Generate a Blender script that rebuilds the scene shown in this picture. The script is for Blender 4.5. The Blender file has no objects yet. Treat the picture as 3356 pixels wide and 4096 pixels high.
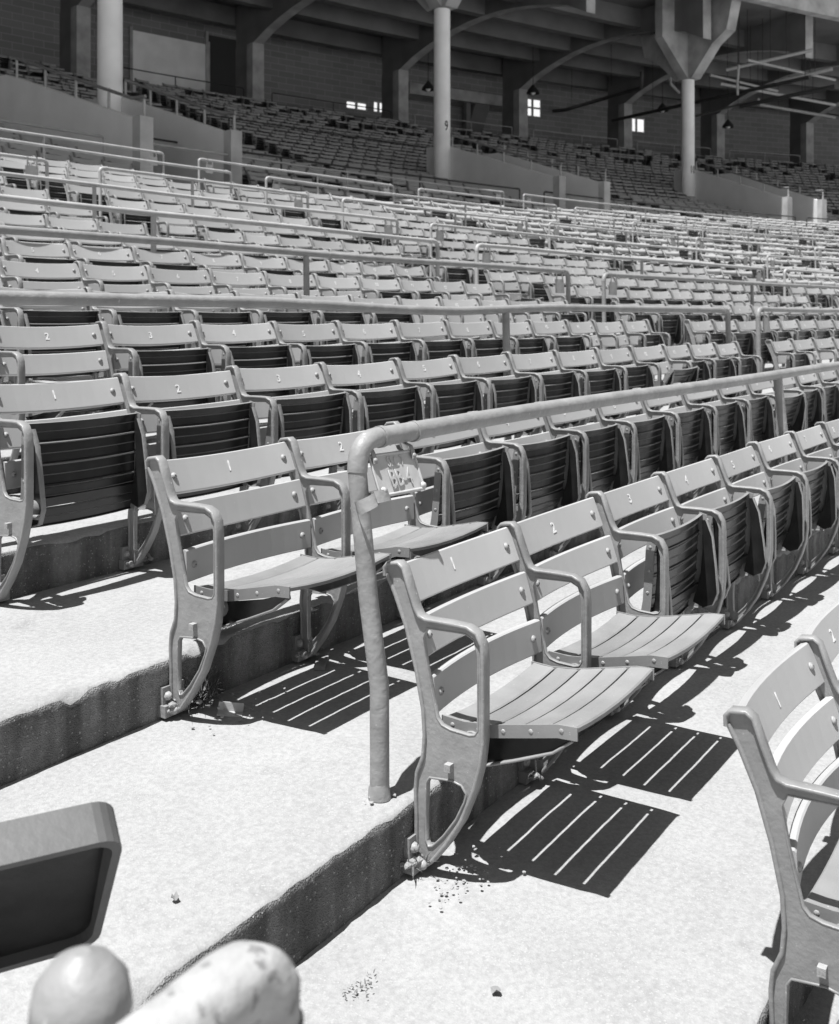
import bpy, bmesh, math, random
import numpy as np
from mathutils import Vector, Matrix, noise

random.seed(7)
rng = np.random.default_rng(7)
scene = bpy.context.scene
col = scene.collection

# ------------------------------------------------------------------ camera
TH = math.radians(33.26)
FPX, PX, PY = 4150.0, 1678.0, 1272.0          # focal length and principal point in photograph pixels
CAM_H = 1.28
FW = Vector((math.cos(TH), math.sin(TH)))
RT = Vector((math.sin(TH), -math.cos(TH)))
CAM = -(RT * -0.051 + FW * 2.47)
cam_d = bpy.data.cameras.new('camera')
cam = bpy.data.objects.new('camera', cam_d)
col.objects.link(cam)
cam.location = (CAM.x, CAM.y, CAM_H)
cam.rotation_euler = (math.radians(90), 0, TH - math.pi / 2)
cam_d.sensor_fit = 'HORIZONTAL'
cam_d.sensor_width = 36
cam_d.lens = 36 * FPX / 3356
cam_d.shift_y = -(2048 - PY) / 3356
cam_d.clip_start = 0.05
cam_d.clip_end = 2000
cam_d.dof.use_dof = True
cam_d.dof.focus_distance = 2.9
cam_d.dof.aperture_fstop = 9.0
scene.camera = cam

# ------------------------------------------------------------------ sky, sun, exposure
SUN = Vector((-0.285, 0.055, 0.95)).normalized()
world = bpy.data.worlds.new('World')
scene.world = world
world.use_nodes = True
wn = world.node_tree.nodes
wl = world.node_tree.links
sky = wn.new('ShaderNodeTexSky')
sky.sky_type = 'NISHITA'
sky.sun_disc = False
sky.sun_elevation = math.asin(SUN.z)
sky.sun_rotation = math.atan2(SUN.x, SUN.y)
bw = wn.new('ShaderNodeRGBToBW')              # black-and-white film
bg = wn['Background']
wl.new(sky.outputs[0], bw.inputs[0])
wl.new(bw.outputs[0], bg.inputs[0])
bg.inputs[1].default_value = 0.062
sun_d = bpy.data.lights.new('sun', 'SUN')
sun_d.energy = 5.0
sun_d.angle = math.radians(0.5)
sun_o = bpy.data.objects.new('sun', sun_d)
col.objects.link(sun_o)
sun_o.location = (-5, 0, 30)
sun_o.rotation_euler = SUN.to_track_quat('Z', 'Y').to_euler()
scene.view_settings.view_transform = 'Standard'
scene.view_settings.look = 'None'
scene.view_settings.exposure = 0.85
scene.view_settings.gamma = 1.0
scene.render.resolution_x = 839
scene.render.resolution_y = 1024

# ------------------------------------------------------------------ stand layout
R = 70.0            # radius of the first row, the stand curves round the field
D = 0.815           # tread depth


def VR(n):
    """distance of row n up the stand; the upper rows are closer together"""
    return D * n if n <= 18 else 14.67 + .62 * (n - 18)


def zt(n):
    v = VR(n)
    if v <= 6.52: return v * .187 / D
    if v <= 19.56: return 1.496 + (v - 6.52) * .225 / D
    return 5.096 + (v - 19.56) * .31 / D


def W(u, v, z=0.0):
    a = u / R
    return Vector(((R + v) * math.sin(a), (R + v) * math.cos(a) - R, z))


def proj(p):
    d = Vector((p.x, p.y)) - CAM
    f = d.dot(FW)
    if f < 0.2: return None
    return PX + FPX * d.dot(RT) / f, PY - FPX * (p.z - CAM_H) / f, f


def ray_u(px, v):
    """u where the direction of photograph column px meets the arc at v"""
    d = FW + RT * ((px - PX) / FPX)
    o = Vector((CAM.x, CAM.y + R))
    b = o.dot(d); c = o.dot(o) - (R + v) ** 2; a = d.dot(d)
    t = (-b + math.sqrt(b * b - a * c)) / a
    p = o + d * t
    return math.atan2(p.x, p.y) * R, t


def ray_h(py, depth):
    return CAM_H + (PY - py) / FPX * depth


# ------------------------------------------------------------------ materials (all grey: black-and-white photograph)
def mat(name, base, rough=0.6, spec=0.4, var=0.0, vscale=8.0, bump=0.0, bscale=60.0, chips=0.0, chipcol=0.7, chipscale=30.0, metal=0.0, rnd=0.0):
    m = bpy.data.materials.new(name)
    m.use_nodes = True
    nt = m.node_tree; n = nt.nodes; l = nt.links
    p = n['Principled BSDF']
    p.inputs['Roughness'].default_value = rough
    p.inputs['Specular IOR Level'].default_value = spec
    p.inputs['Metallic'].default_value = metal
    p.inputs['Base Color'].default_value = (base, base, base, 1)
    tc = n.new('ShaderNodeTexCoord')
    csock = None
    if var > 0:
        t = n.new('ShaderNodeTexNoise'); t.inputs['Scale'].default_value = vscale; t.inputs['Detail'].default_value = 6
        l.new(tc.outputs['Object'], t.inputs['Vector'])
        r = n.new('ShaderNodeMapRange')
        r.inputs['From Min'].default_value = 0.3; r.inputs['From Max'].default_value = 0.7
        r.inputs['To Min'].default_value = base * (1 - var); r.inputs['To Max'].default_value = base * (1 + var)
        l.new(t.outputs['Fac'], r.inputs['Value'])
        csock = r.outputs['Result']
    if chips > 0:
        t2 = n.new('ShaderNodeTexNoise'); t2.inputs['Scale'].default_value = chipscale; t2.inputs['Detail'].default_value = 4
        l.new(tc.outputs['Object'], t2.inputs['Vector'])
        r2 = n.new('ShaderNodeMapRange'); r2.inputs['From Min'].default_value = 1 - chips; r2.inputs['From Max'].default_value = 1 - chips + 0.015
        l.new(t2.outputs['Fac'], r2.inputs['Value'])
        mx = n.new('ShaderNodeMix'); mx.data_type = 'FLOAT'
        l.new(r2.outputs['Result'], mx.inputs['Factor'])
        if csock: l.new(csock, mx.inputs['A'])
        else: mx.inputs['A'].default_value = base
        mx.inputs['B'].default_value = chipcol
        csock = mx.outputs['Result']
    if rnd > 0:
        oi = n.new('ShaderNodeObjectInfo'); rr = n.new('ShaderNodeMapRange'); rr.inputs['To Min'].default_value = 1 - rnd; rr.inputs['To Max'].default_value = 1 + rnd
        l.new(oi.outputs['Random'], rr.inputs['Value'])
        mm = n.new('ShaderNodeMath'); mm.operation = 'MULTIPLY'
        l.new(rr.outputs['Result'], mm.inputs[0])
        if csock: l.new(csock, mm.inputs[1])
        else: mm.inputs[1].default_value = base
        csock = mm.outputs[0]
    if csock: l.new(csock, p.inputs['Base Color'])
    if bump > 0:
        t3 = n.new('ShaderNodeTexNoise'); t3.inputs['Scale'].default_value = bscale; t3.inputs['Detail'].default_value = 5
        l.new(tc.outputs['Object'], t3.inputs['Vector'])
        b = n.new('ShaderNodeBump'); b.inputs['Strength'].default_value = bump; b.inputs['Distance'].default_value = 0.004
        l.new(t3.outputs['Fac'], b.inputs['Height'])
        l.new(b.outputs['Normal'], p.inputs['Normal'])
    return m


M = {}
M['paint'] = mat('grey_back_paint', 0.385, 0.42, 0.45, 0.07, 4, 0.05, 150, 0.26, 0.5, 90, rnd=.09)
M['worn'] = mat('worn_seat_paint', 0.205, 0.40, 0.45, 0.16, 6, 0.08, 150, 0.275, 0.4, 120, rnd=.12)
M['iron'] = mat('grey_cast_iron_paint', 0.215, 0.42, 0.5, 0.14, 12, 0.40, 70, 0.285, 0.34, 110, rnd=.12)
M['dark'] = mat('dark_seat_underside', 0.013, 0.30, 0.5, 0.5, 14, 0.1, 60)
M['number'] = mat('white_number_paint', 0.66, 0.7, 0.2, 0.25, 60)
M['pipe'] = mat('grey_pipe_paint', 0.24, 0.48, 0.45, 0.16, 9, 1.0, 34, 0.31, 0.36, 42)
M['pipe_far'] = mat('weathered_pipe_paint', 0.36, 0.5, 0.35, 0.12, 6, 0.2, 60)
M['pipe_dark'] = mat('dark_shaded_pipe', 0.045, 0.5, 0.35, 0.12, 6)  # dark tone; on the upper railings it paints the roof shade
M['tin'] = mat('galvanised_sign_plate', 0.40, 0.45, 0.5, 0.10, 20, 0.08, 60)
M['bolt'] = mat('painted_bolt', 0.28, 0.5, 0.4, 0.2, 60, 0.4, 200)
M['wall'] = mat('smooth_concrete_wall', 0.68, 0.85, 0.2, 0.08, 1.2, 0.2, 20)
M['pier'] = mat('raw_concrete', 0.38, 0.9, 0.2, 0.3, 1.5, 0.3, 15)
M['beam'] = mat('sooty_shaded_concrete', 0.17, 0.9, 0.2, 0.2, 0.8, 0.3, 10)  # sooty ceiling tone, also painting shade on pier sides and arch faces
M['shaft'] = mat('pale_column_paint', 0.86, 0.6, 0.3, 0.10, 1.2, 0.1, 20)
M['grass'] = mat('dry_grass', 0.13, 0.8, 0.2, 0.4, 40)
M['wood'] = mat('weathered_wood', 0.22, 0.8, 0.2, 0.25, 30, 0.4, 80)
M['mortar'] = mat('mortar_lump', 0.24, 0.95, 0.1, 0.25, 60, 1.0, 120)
M['moulded'] = mat('dull_moulded_seat', 0.085, 0.5, 0.4, 0.15, 8, 0.2, 60)
M['flaking'] = mat('flaking_pipe_paint', 0.33, 0.75, 0.2, 0.25, 22, 1.0, 45, 0.41, 0.21, 55)
M['near_black'] = mat('dark_iron', 0.03, 0.6, 0.4)
M['field'] = mat('distant_ground', 0.42, 0.9, 0.1, 0.3, 0.2)


def concrete(name, lo, hi, speck, speckcol, bump, streak=False):
    m = bpy.data.materials.new(name); m.use_nodes = True
    nt = m.node_tree; n = nt.nodes; l = nt.links
    p = n['Principled BSDF']; p.inputs['Roughness'].default_value = 0.92; p.inputs['Specular IOR Level'].default_value = 0.2
    tc = n.new('ShaderNodeTexCoord')
    t = n.new('ShaderNodeTexNoise'); t.inputs['Scale'].default_value = 2.3; t.inputs['Detail'].default_value = 7; t.inputs['Roughness'].default_value = 0.6
    l.new(tc.outputs['Object'], t.inputs['Vector'])
    r = n.new('ShaderNodeMapRange'); r.inputs['From Min'].default_value = .32; r.inputs['From Max'].default_value = .68
    r.inputs['To Min'].default_value = lo; r.inputs['To Max'].default_value = hi
    l.new(t.outputs['Fac'], r.inputs['Value'])
    f = n.new('ShaderNodeTexNoise'); f.inputs['Scale'].default_value = 70; f.inputs['Detail'].default_value = 4; f.inputs['Roughness'].default_value = .7
    l.new(tc.outputs['Object'], f.inputs['Vector'])
    r2 = n.new('ShaderNodeMapRange'); r2.inputs['From Min'].default_value = .35; r2.inputs['From Max'].default_value = .65
    r2.inputs['To Min'].default_value = .86; r2.inputs['To Max'].default_value = 1.1
    l.new(f.outputs['Fac'], r2.inputs['Value'])
    mu = n.new('ShaderNodeMath'); mu.operation = 'MULTIPLY'
    l.new(r.outputs[0], mu.inputs[0]); l.new(r2.outputs[0], mu.inputs[1])
    st = n.new('ShaderNodeTexNoise'); st.inputs['Scale'].default_value = 5.5; st.inputs['Detail'].default_value = 8; st.inputs['Roughness'].default_value = .65
    l.new(tc.outputs['Object'], st.inputs['Vector'])
    r3 = n.new('ShaderNodeMapRange'); r3.inputs['From Min'].default_value = .60; r3.inputs['From Max'].default_value = .72; r3.inputs['To Min'].default_value = 1; r3.inputs['To Max'].default_value = .82
    l.new(st.outputs['Fac'], r3.inputs['Value'])
    mu2 = n.new('ShaderNodeMath'); mu2.operation = 'MULTIPLY'
    l.new(mu.outputs[0], mu2.inputs[0]); l.new(r3.outputs[0], mu2.inputs[1]); mu = mu2
    if streak:
        mp = n.new('ShaderNodeMapping'); mp.inputs['Scale'].default_value = (14, 14, 1.2)
        l.new(tc.outputs['Object'], mp.inputs['Vector'])
        sn = n.new('ShaderNodeTexNoise'); sn.inputs['Scale'].default_value = 1.0; sn.inputs['Detail'].default_value = 6
        l.new(mp.outputs[0], sn.inputs['Vector'])
        r4 = n.new('ShaderNodeMapRange'); r4.inputs['From Min'].default_value = .35; r4.inputs['From Max'].default_value = .65; r4.inputs['To Min'].default_value = .55; r4.inputs['To Max'].default_value = 1.35
        l.new(sn.outputs['Fac'], r4.inputs['Value'])
        mu3 = n.new('ShaderNodeMath'); mu3.operation = 'MULTIPLY'
        l.new(mu.outputs[0], mu3.inputs[0]); l.new(r4.outputs[0], mu3.inputs[1]); mu = mu3
    vo = n.new('ShaderNodeTexVoronoi'); vo.inputs['Scale'].default_value = 260
    l.new(tc.outputs['Object'], vo.inputs['Vector'])
    s = n.new('ShaderNodeMath'); s.operation = 'GREATER_THAN'; s.inputs[1].default_value = 1 - speck
    sx = n.new('ShaderNodeSeparateColor')
    l.new(vo.outputs['Color'], sx.inputs[0]); l.new(sx.outputs[0], s.inputs[0])
    mx = n.new('ShaderNodeMix'); mx.data_type = 'FLOAT'
    l.new(s.outputs[0], mx.inputs['Factor']); l.new(mu.outputs[0], mx.inputs['A']); mx.inputs['B'].default_value = speckcol
    l.new(mx.outputs['Result'], p.inputs['Base Color'])
    ad = n.new('ShaderNodeMath'); ad.operation = 'ADD'
    l.new(f.outputs['Fac'], ad.inputs[0]); l.new(vo.outputs['Distance'], ad.inputs[1])
    b = n.new('ShaderNodeBump'); b.inputs['Strength'].default_value = bump; b.inputs['Distance'].default_value = .004
    l.new(ad.outputs[0], b.inputs['Height']); l.new(b.outputs[0], p.inputs['Normal'])
    return m


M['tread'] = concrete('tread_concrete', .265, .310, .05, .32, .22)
M['riser'] = concrete('shaded_riser_concrete', .09, .23, .025, .30, 1.0, True)  # shade and glancing-sun specks painted into the riser; streaks are stains


def block_mat():
    m = bpy.data.materials.new('concrete_block_wall'); m.use_nodes = True
    nt = m.node_tree; n = nt.nodes; l = nt.links
    p = n['Principled BSDF']; p.inputs['Roughness'].default_value = .9
    uv = n.new('ShaderNodeUVMap')
    br = n.new('ShaderNodeTexBrick')
    br.inputs['Scale'].default_value = 1.0; br.inputs['Mortar Size'].default_value = .012
    br.inputs['Brick Width'].default_value = .8; br.inputs['Row Height'].default_value = .27
    br.inputs['Color1'].default_value = (.19, .19, .19, 1); br.inputs['Color2'].default_value = (.24, .24, .24, 1); br.inputs['Mortar'].default_value = (.34, .34, .34, 1)
    l.new(uv.outputs[0], br.inputs['Vector']); l.new(br.outputs['Color'], p.inputs['Base Color'])
    return m


M['block'] = block_mat()


def glass_mat():
    m = bpy.data.materials.new('window_glass'); m.use_nodes = True
    nt = m.node_tree; n = nt.nodes; l = nt.links
    n.remove(n['Principled BSDF'])
    t = n.new('ShaderNodeBsdfTransparent'); t.inputs[0].default_value = (.95, .95, .95, 1)
    g = n.new('ShaderNodeBsdfGlossy'); g.inputs['Roughness'].default_value = .05
    mx = n.new('ShaderNodeMixShader'); mx.inputs[0].default_value = .06
    l.new(t.outputs[0], mx.inputs[1]); l.new(g.outputs[0], mx.inputs[2]); l.new(mx.outputs[0], n['Material Output'].inputs[0])
    return m


M['glass'] = glass_mat()
M['daylight'] = mat('glowing_daylight_pane', 0.8, 0.5)
_p = M['daylight'].node_tree.nodes['Principled BSDF']
_p.inputs['Emission Color'].default_value = (1, 1, 1, 1); _p.inputs['Emission Strength'].default_value = 0.5  # panes glow in place of the bright daylight outside


# ------------------------------------------------------------------ mesh helpers
class MB:
    def __init__(s):
        s.v = []; s.f = []; s.m = []; s.sm = []

    def add(s, verts, faces, m=0, smooth=False):
        o = len(s.v)
        s.v += [tuple(p) for p in verts]
        s.f += [tuple(i + o for i in f) for f in faces]
        if isinstance(m, int): m = [m] * len(faces)
        s.m += m; s.sm += [smooth] * len(faces)

    def box(s, lo, hi, m=0, rot=None):
        x0, y0, z0 = lo; x1, y1, z1 = hi
        v = [Vector(p) for p in ((x0, y0, z0), (x1, y0, z0), (x1, y1, z0), (x0, y1, z0), (x0, y0, z1), (x1, y0, z1), (x1, y1, z1), (x0, y1, z1))]
        if rot: v = [rot @ p for p in v]
        s.add(v, [(0, 3, 2, 1), (4, 5, 6, 7), (0, 1, 5, 4), (1, 2, 6, 5), (2, 3, 7, 6), (3, 0, 4, 7)], m)

    def tube(s, path, r, seg=12, m=0, caps=True, jitter=0.0):
        path = [Vector(p) for p in path]
        rings = []
        up = None
        n = len(path)
        rs = r if isinstance(r, (list, tuple)) else [r] * n
        for i, p in enumerate(path):
            t = (path[min(i + 1, n - 1)] - path[max(i - 1, 0)]).normalized()
            if up is None:
                up = Vector((0, 0, 1)) if abs(t.z) < .9 else Vector((1, 0, 0))
            a = (up - t * up.dot(t)).normalized(); b = t.cross(a); up = a
            ring = []
            for k in range(seg):
                q = 2 * math.pi * k / seg
                rr = rs[i]
                c = p + (a * math.cos(q) + b * math.sin(q)) * rr
                if jitter: c += (c - p) / rr * jitter * noise.noise(c * 35)
                ring.append(c)
            rings.append(ring)
        vs = [c for rg in rings for c in rg]
        fs = []
        for i in range(n - 1):
            for k in range(seg):
                k2 = (k + 1) % seg
                fs.append((i * seg + k, i * seg + k2, (i + 1) * seg + k2, (i + 1) * seg + k))
        s.add(vs, fs, m, True)
        if caps:
            s.add(rings[0], [tuple(reversed(range(seg)))], m)
            s.add(rings[-1], [tuple(range(seg))], m)

    def ribbon(s, path, width, thick, x=0.0, m=0, closed=False, side=0.0):
        """strap swept along a path in the (y,z) plane, its width along x"""
        n = len(path)
        ws = width if isinstance(width, (list, tuple)) else [width] * n
        rings = []
        for i in range(n):
            p0 = Vector(path[i - 1] if (i > 0 or closed) else path[0]); p1 = Vector(path[(i + 1) % n] if (i < n - 1 or closed) else path[-1])
            t = (p1 - p0).normalized(); nn = Vector((-t.y, t.x))
            p = Vector(path[i]) + nn * side
            w = ws[i] / 2; h = thick / 2; e = min(w, h) * .5
            ring = []
            for (a, b) in ((-w, -h + e), (-w, h - e), (-w + e, h), (w - e, h), (w, h - e), (w, -h + e), (w - e, -h), (-w + e, -h)):
                q = p + nn * b
                ring.append((x + a, q.x, q.y))
            rings.append(ring)
        vs = [c for rg in rings for c in rg]; fs = []
        k = 8
        for i in range(n if closed else n - 1):
            j = (i + 1) % n
            for a in range(k):
                b = (a + 1) % k
                fs.append((i * k + a, j * k + a, j * k + b, i * k + b))
        s.add(vs, fs, m, True)
        if not closed:
            s.add(rings[0], [tuple(range(k))], m); s.add(rings[-1], [tuple(reversed(range(k)))], m)

    def dome(s, c, axis, r, h, m=0, seg=10):
        axis = Vector(axis).normalized(); c = Vector(c)
        a = axis.orthogonal().normalized(); b = axis.cross(a)
        vs = []
        for (rr, hh) in ((1, 0), (.92, .45), (.6, .85), (.22, 1.0)):
            for k in range(seg):
                q = 2 * math.pi * k / seg
                vs.append(c + (a * math.cos(q) + b * math.sin(q)) * r * rr + axis * h * hh)
        fs = []
        for i in range(3):
            for k in range(seg):
                k2 = (k + 1) % seg
                fs.append((i * seg + k, i * seg + k2, (i + 1) * seg + k2, (i + 1) * seg + k))
        fs.append(tuple(3 * seg + k for k in range(seg)))
        s.add(vs, fs, m, True)

    def plate(s, outline, holes, x, thick, m=0):
        """flat plate in the (y,z) plane with holes"""
        bm = bmesh.new(); edges = []
        for lp in [outline] + holes:
            vv = [bm.verts.new((x - thick / 2, p[0], p[1])) for p in lp]
            for i in range(len(vv)): edges.append(bm.edges.new((vv[i], vv[(i + 1) % len(vv)])))
        r = bmesh.ops.triangle_fill(bm, use_beauty=True, edges=edges)
        fs = [g for g in r['geom'] if isinstance(g, bmesh.types.BMFace)]
        ex = bmesh.ops.extrude_face_region(bm, geom=fs)
        bmesh.ops.translate(bm, vec=(thick, 0, 0), verts=[g for g in ex['geom'] if isinstance(g, bmesh.types.BMVert)])
        bmesh.ops.recalc_face_normals(bm, faces=bm.faces)
        bm.verts.index_update()
        s.add([v.co.copy() for v in bm.verts], [tuple(v.index for v in f.verts) for f in bm.faces], m)
        bm.free()

    def mesh(s, name, mats, fix=True):
        me = bpy.data.meshes.new(name)
        me.from_pydata(s.v, [], s.f)
        for q in mats: me.materials.append(q)
        me.polygons.foreach_set('material_index', s.m)
        me.polygons.foreach_set('use_smooth', s.sm)
        if fix:
            bm = bmesh.new(); bm.from_mesh(me)
            bmesh.ops.recalc_face_normals(bm, faces=bm.faces)
            bm.to_mesh(me); bm.free()
        me.update()
        return me


def link(name, data, parent=None, loc=(0, 0, 0), rot=(0, 0, 0), scale=(1, 1, 1)):
    o = bpy.data.objects.new(name, data)
    col.objects.link(o)
    o.parent = parent
    o.location = loc; o.rotation_euler = rot; o.scale = scale
    return o


def tag(o, label=None, cat=None, group=None, kind=None):
    if label: o['label'] = label
    if cat: o['category'] = cat
    if group: o['group'] = group
    if kind: o['kind'] = kind
    return o


def build(mb, name, mats, parent=None, loc=(0, 0, 0), rot=(0, 0, 0)):
    return link(name, mb.mesh(name, mats), parent, loc, rot)


def text_mesh(body, size, extrude, space=1.0, bold=0.0):
    cu = bpy.data.curves.new('lettering', 'FONT')
    cu.body = body; cu.size = size; cu.extrude = extrude; cu.align_x = 'CENTER'; cu.align_y = 'CENTER'; cu.space_character = space; cu.offset = bold
    cu.resolution_u = 3
    o = bpy.data.objects.new('lettering', cu); col.objects.link(o)
    dg = bpy.context.evaluated_depsgraph_get()
    me = bpy.data.meshes.new_from_object(o.evaluated_get(dg))
    bpy.data.objects.remove(o); bpy.data.curves.remove(cu)
    return me


# ------------------------------------------------------------------ terrace of concrete steps
U0, U1 = -9.0, 62.0


def make_step(n):
    vr = VR(n - 1) - 0.05
    vb = VR(n) + 0.02
    z0 = zt(n - 1) - 0.08; z1 = zt(n) - .040; zr_ = zt(n) - .012      # treads fall a little towards the field
    if n == -6: z0 = -3.2
    near = -2 <= n <= 4
    us = []
    u = U0
    while u < U1:
        us.append(u)
        if near and -3.2 < u < 3.2: u += 0.03
        elif u < 12: u += 0.3
        else: u += 1.0
    us.append(U1)
    e = 0.016
    nz = 10 if near else 3
    prof = [(vr + .004, z0 + (z1 - e - z0) * i / nz, 1) for i in range(nz)]
    prof += [(vr, z1 - e, 1), (vr + e * .3, z1 - e * .3, 1), (vr + e, z1, 0)]
    nt = 16 if near else 2
    prof += [(vr + e + (vb - vr - e) * i / nt, z1 + (zr_ - z1) * i / nt, 0) for i in range(1, nt + 1)]
    mb = MB()
    vs = []
    k = len(prof)
    for u in us:
        for i, (v, z, w) in enumerate(prof):
            p = W(u, v, z)
            if near:
                q = Vector((p.x, p.y, p.z * 1.7))
                a = noise.noise(q * 7) * .004 + noise.noise(q * 22) * .003 + noise.noise(q * 60) * (.0016 if w else .0005)
                if w:
                    p.y -= a * 1.3
                    if abs(z - z1) < .03: p.z += noise.noise(q * 9) * .003 - max(0, noise.noise(q * 11) - .18) * .045
                else: p.z += noise.noise(q * 1.3) * .006 + a * .5
            vs.append(p)
    fs = []; ms = []
    for j in range(len(us) - 1):
        for i in range(k - 1):
            fs.append((j * k + i, (j + 1) * k + i, (j + 1) * k + i + 1, j * k + i + 1))
            ms.append(0 if (prof[i][2] == 0 or prof[i + 1][2] == 0) else 1)
    mb.add(vs, fs, ms, True)
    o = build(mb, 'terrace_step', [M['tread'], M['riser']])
    o['kind'] = 'structure'
    return o


NROW = 44
for n in range(-6, NROW + 1): make_step(n)
# rear walkway behind the last row
mb = MB(); vs = []; fs = []
for i in range(60):
    u = U0 + (U1 - U0) * i / 59
    vs += [W(u, VR(NROW) - .07, zt(NROW) - .004), W(u, 36, zt(NROW) - .004)]
for i in range(59): fs.append((2 * i, 2 * i + 2, 2 * i + 3, 2 * i + 1))
mb.add(vs, fs)
build(mb, 'rear_walkway', [M['pier']])['kind'] = 'structure'
mb = MB(); mb.add([(-600, -600, -3.2), (700, -600, -3.2), (700, 700, -3.2), (-600, 700, -3.2)], [(0, 1, 2, 3)])
build(mb, 'ground', [M['field']])['kind'] = 'structure'

# ------------------------------------------------------------------ chair pieces
FRONT = [(.030, .668), (.031, .688), (.022, .698), (-.008, .702), (-.022, .692), (-.038, .648), (-.056, .602), (-.066, .586), (-.085, .580), (-.150, .581), (-.198, .580),
         (-.222, .570), (-.236, .546), (-.239, .51), (-.239, .404), (-.239, .33), (-.232, .274), (-.216, .217), (-.183, .138), (-.142, .073), (-.102, .022), (-.080, .004)]
REAR = [(.027, .672), (.004, .63), (-.029, .555), (-.057, .462), (-.077, .369), (-.081, .309), (-.077, .26), (-.060, .219), (-.056, .182), (-.058, .122), (-.058, .04), (-.058, .004)]
WIN = [(-.086, .560), (-.19, .564), (-.213, .553), (-.223, .52), (-.223, .457), (-.223, .350), (-.215, .338), (-.20, .334), (-.15, .336), (-.126, .342), (-.113, .356), (-.100, .409), (-.086, .467), (-.074, .535)]
TRI = [(-.094, .214), (-.155, .221), (-.180, .216), (-.193, .200), (-.188, .18), (-.166, .135), (-.132, .088), (-.102, .056), (-.090, .052), (-.083, .066), (-.082, .128), (-.085, .200)]


def standard_mesh():
    mb = MB()
    outline = FRONT[:] + [(-.06, .004)] + REAR[::-1][1:-1]
    mb.plate(outline, [WIN, TRI], 0, .011)
    wd = [.031] * 4 + [.031] * 9 + [.032, .031, .030, .030, .030, .030, .030, .030, .030]
    mb.ribbon(FRONT, wd, .009)
    mb.ribbon(REAR, .024, .009)
    mb.ribbon(WIN, .013, .004, closed=True)
    mb.ribbon(TRI, .017, .005, closed=True)
    # foot plate bolted to the riser and its bolts
    mb.box((-.045, -.075, -.004), (.045, -.044, .028))
    mb.box((-.040, -.060, .028), (.040, -.044, .075))
    mb.dome((-.024, -.061, .05), (0, -1, 0), .013, .014, 1, 7)
    mb.dome((.024, -.061, .05), (0, -1, 0), .013, .014, 1, 7)
    mb.dome((-.018, -.075, .012), (-.2, -1, .2), .014, .020, 1, 7)
    # bolt through the lower panel, hinge boss on both faces
    mb.box((-.022, -.159, .245), (-.004, -.143, .262), 1)
    return mb.mesh('standard', [M['iron'], M['bolt']])


ST = standard_mesh()
W0 = .53            # slat length of the base mesh, x runs from -W0/2 to W0/2


def back_slat_mesh(p_top, p_bot, bow=.028):
    """painted slat, bowed back in the middle; origin at its centre"""
    c = ((p_top[0] + p_bot[0]) / 2, (p_top[1] + p_bot[1]) / 2)
    t = Vector((p_top[0] - p_bot[0], p_top[1] - p_bot[1])); h = t.length / 2; t.normalize()
    nrm = Vector((-t.y, t.x))
    if nrm.x > 0: nrm = -nrm          # towards the front
    th = .011; e = .0035
    sec = [(-h + e, 0), (h - e, 0), (h, -e), (h, -th - .006), (h - .004, -th - .006), (h - .005, -th), (-h + .005, -th), (-h + .004, -th - .006), (-h, -th - .006), (-h, -e)]
    mb = MB(); vs = []; N = 10; k = len(sec)
    for i in range(N + 1):
        x = -W0 / 2 + W0 * i / N
        b = -bow * (1 - (2 * x / W0) ** 2)
        for (a, d) in sec:
            q = t * a + nrm * (d + b)
            vs.append((x, q.x, q.y))
    fs = [(i * k + a, i * k + (a + 1) % k, (i + 1) * k + (a + 1) % k, (i + 1) * k + a) for i in range(N) for a in range(k)]
    mb.add(vs, fs, 0, False)
    mb.add(vs[:k], [tuple(range(k))]); mb.add(vs[-k:], [tuple(range(k))])
    for sx in (-1, 1):
        x = sx * (W0 / 2 - .034)
        b = -bow * (1 - (2 * x / W0) ** 2)
        q = nrm * b
        mb.dome((x, q.x, q.y), (0, nrm.x, nrm.y), .0105, .008, 1, 10)
        q2 = nrm * (b + .008)
        mb.dome((x, q2.x, q2.y), (0, nrm.x, nrm.y), .0025, .0006, 2, 6)
    me = mb.mesh('back_slat', [M['paint'], M['bolt'], M['near_black']])
    return me, c, math.atan2(-nrm.x, nrm.y)


SLATS = [((.004, .693), (-.033, .600)), ((-.051, .573), (-.079, .487)), ((-.098, .447), (-.104, .357))]
BACK = [back_slat_mesh(*s) for s in SLATS]
PIV = (-.185, .298)
ZS = [(-.100, .345), (-.16, .342), (-.234, .350), (-.343, .374), (-.421, .392), (-.448, .390)]


def zs(v):
    for (a, b) in zip(ZS, ZS[1:]):
        if b[0] <= v <= a[0]:
            f = (v - a[0]) / (b[0] - a[0]); return a[1] + (b[1] - a[1]) * f
    return ZS[0][1] if v > -.1 else ZS[-1][1]


NS = 5
EDGE = [(-.102 - i * (.346 / NS)) for i in range(NS + 1)]
LW = W0 - .085           # the seat pan is narrower than the back


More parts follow.
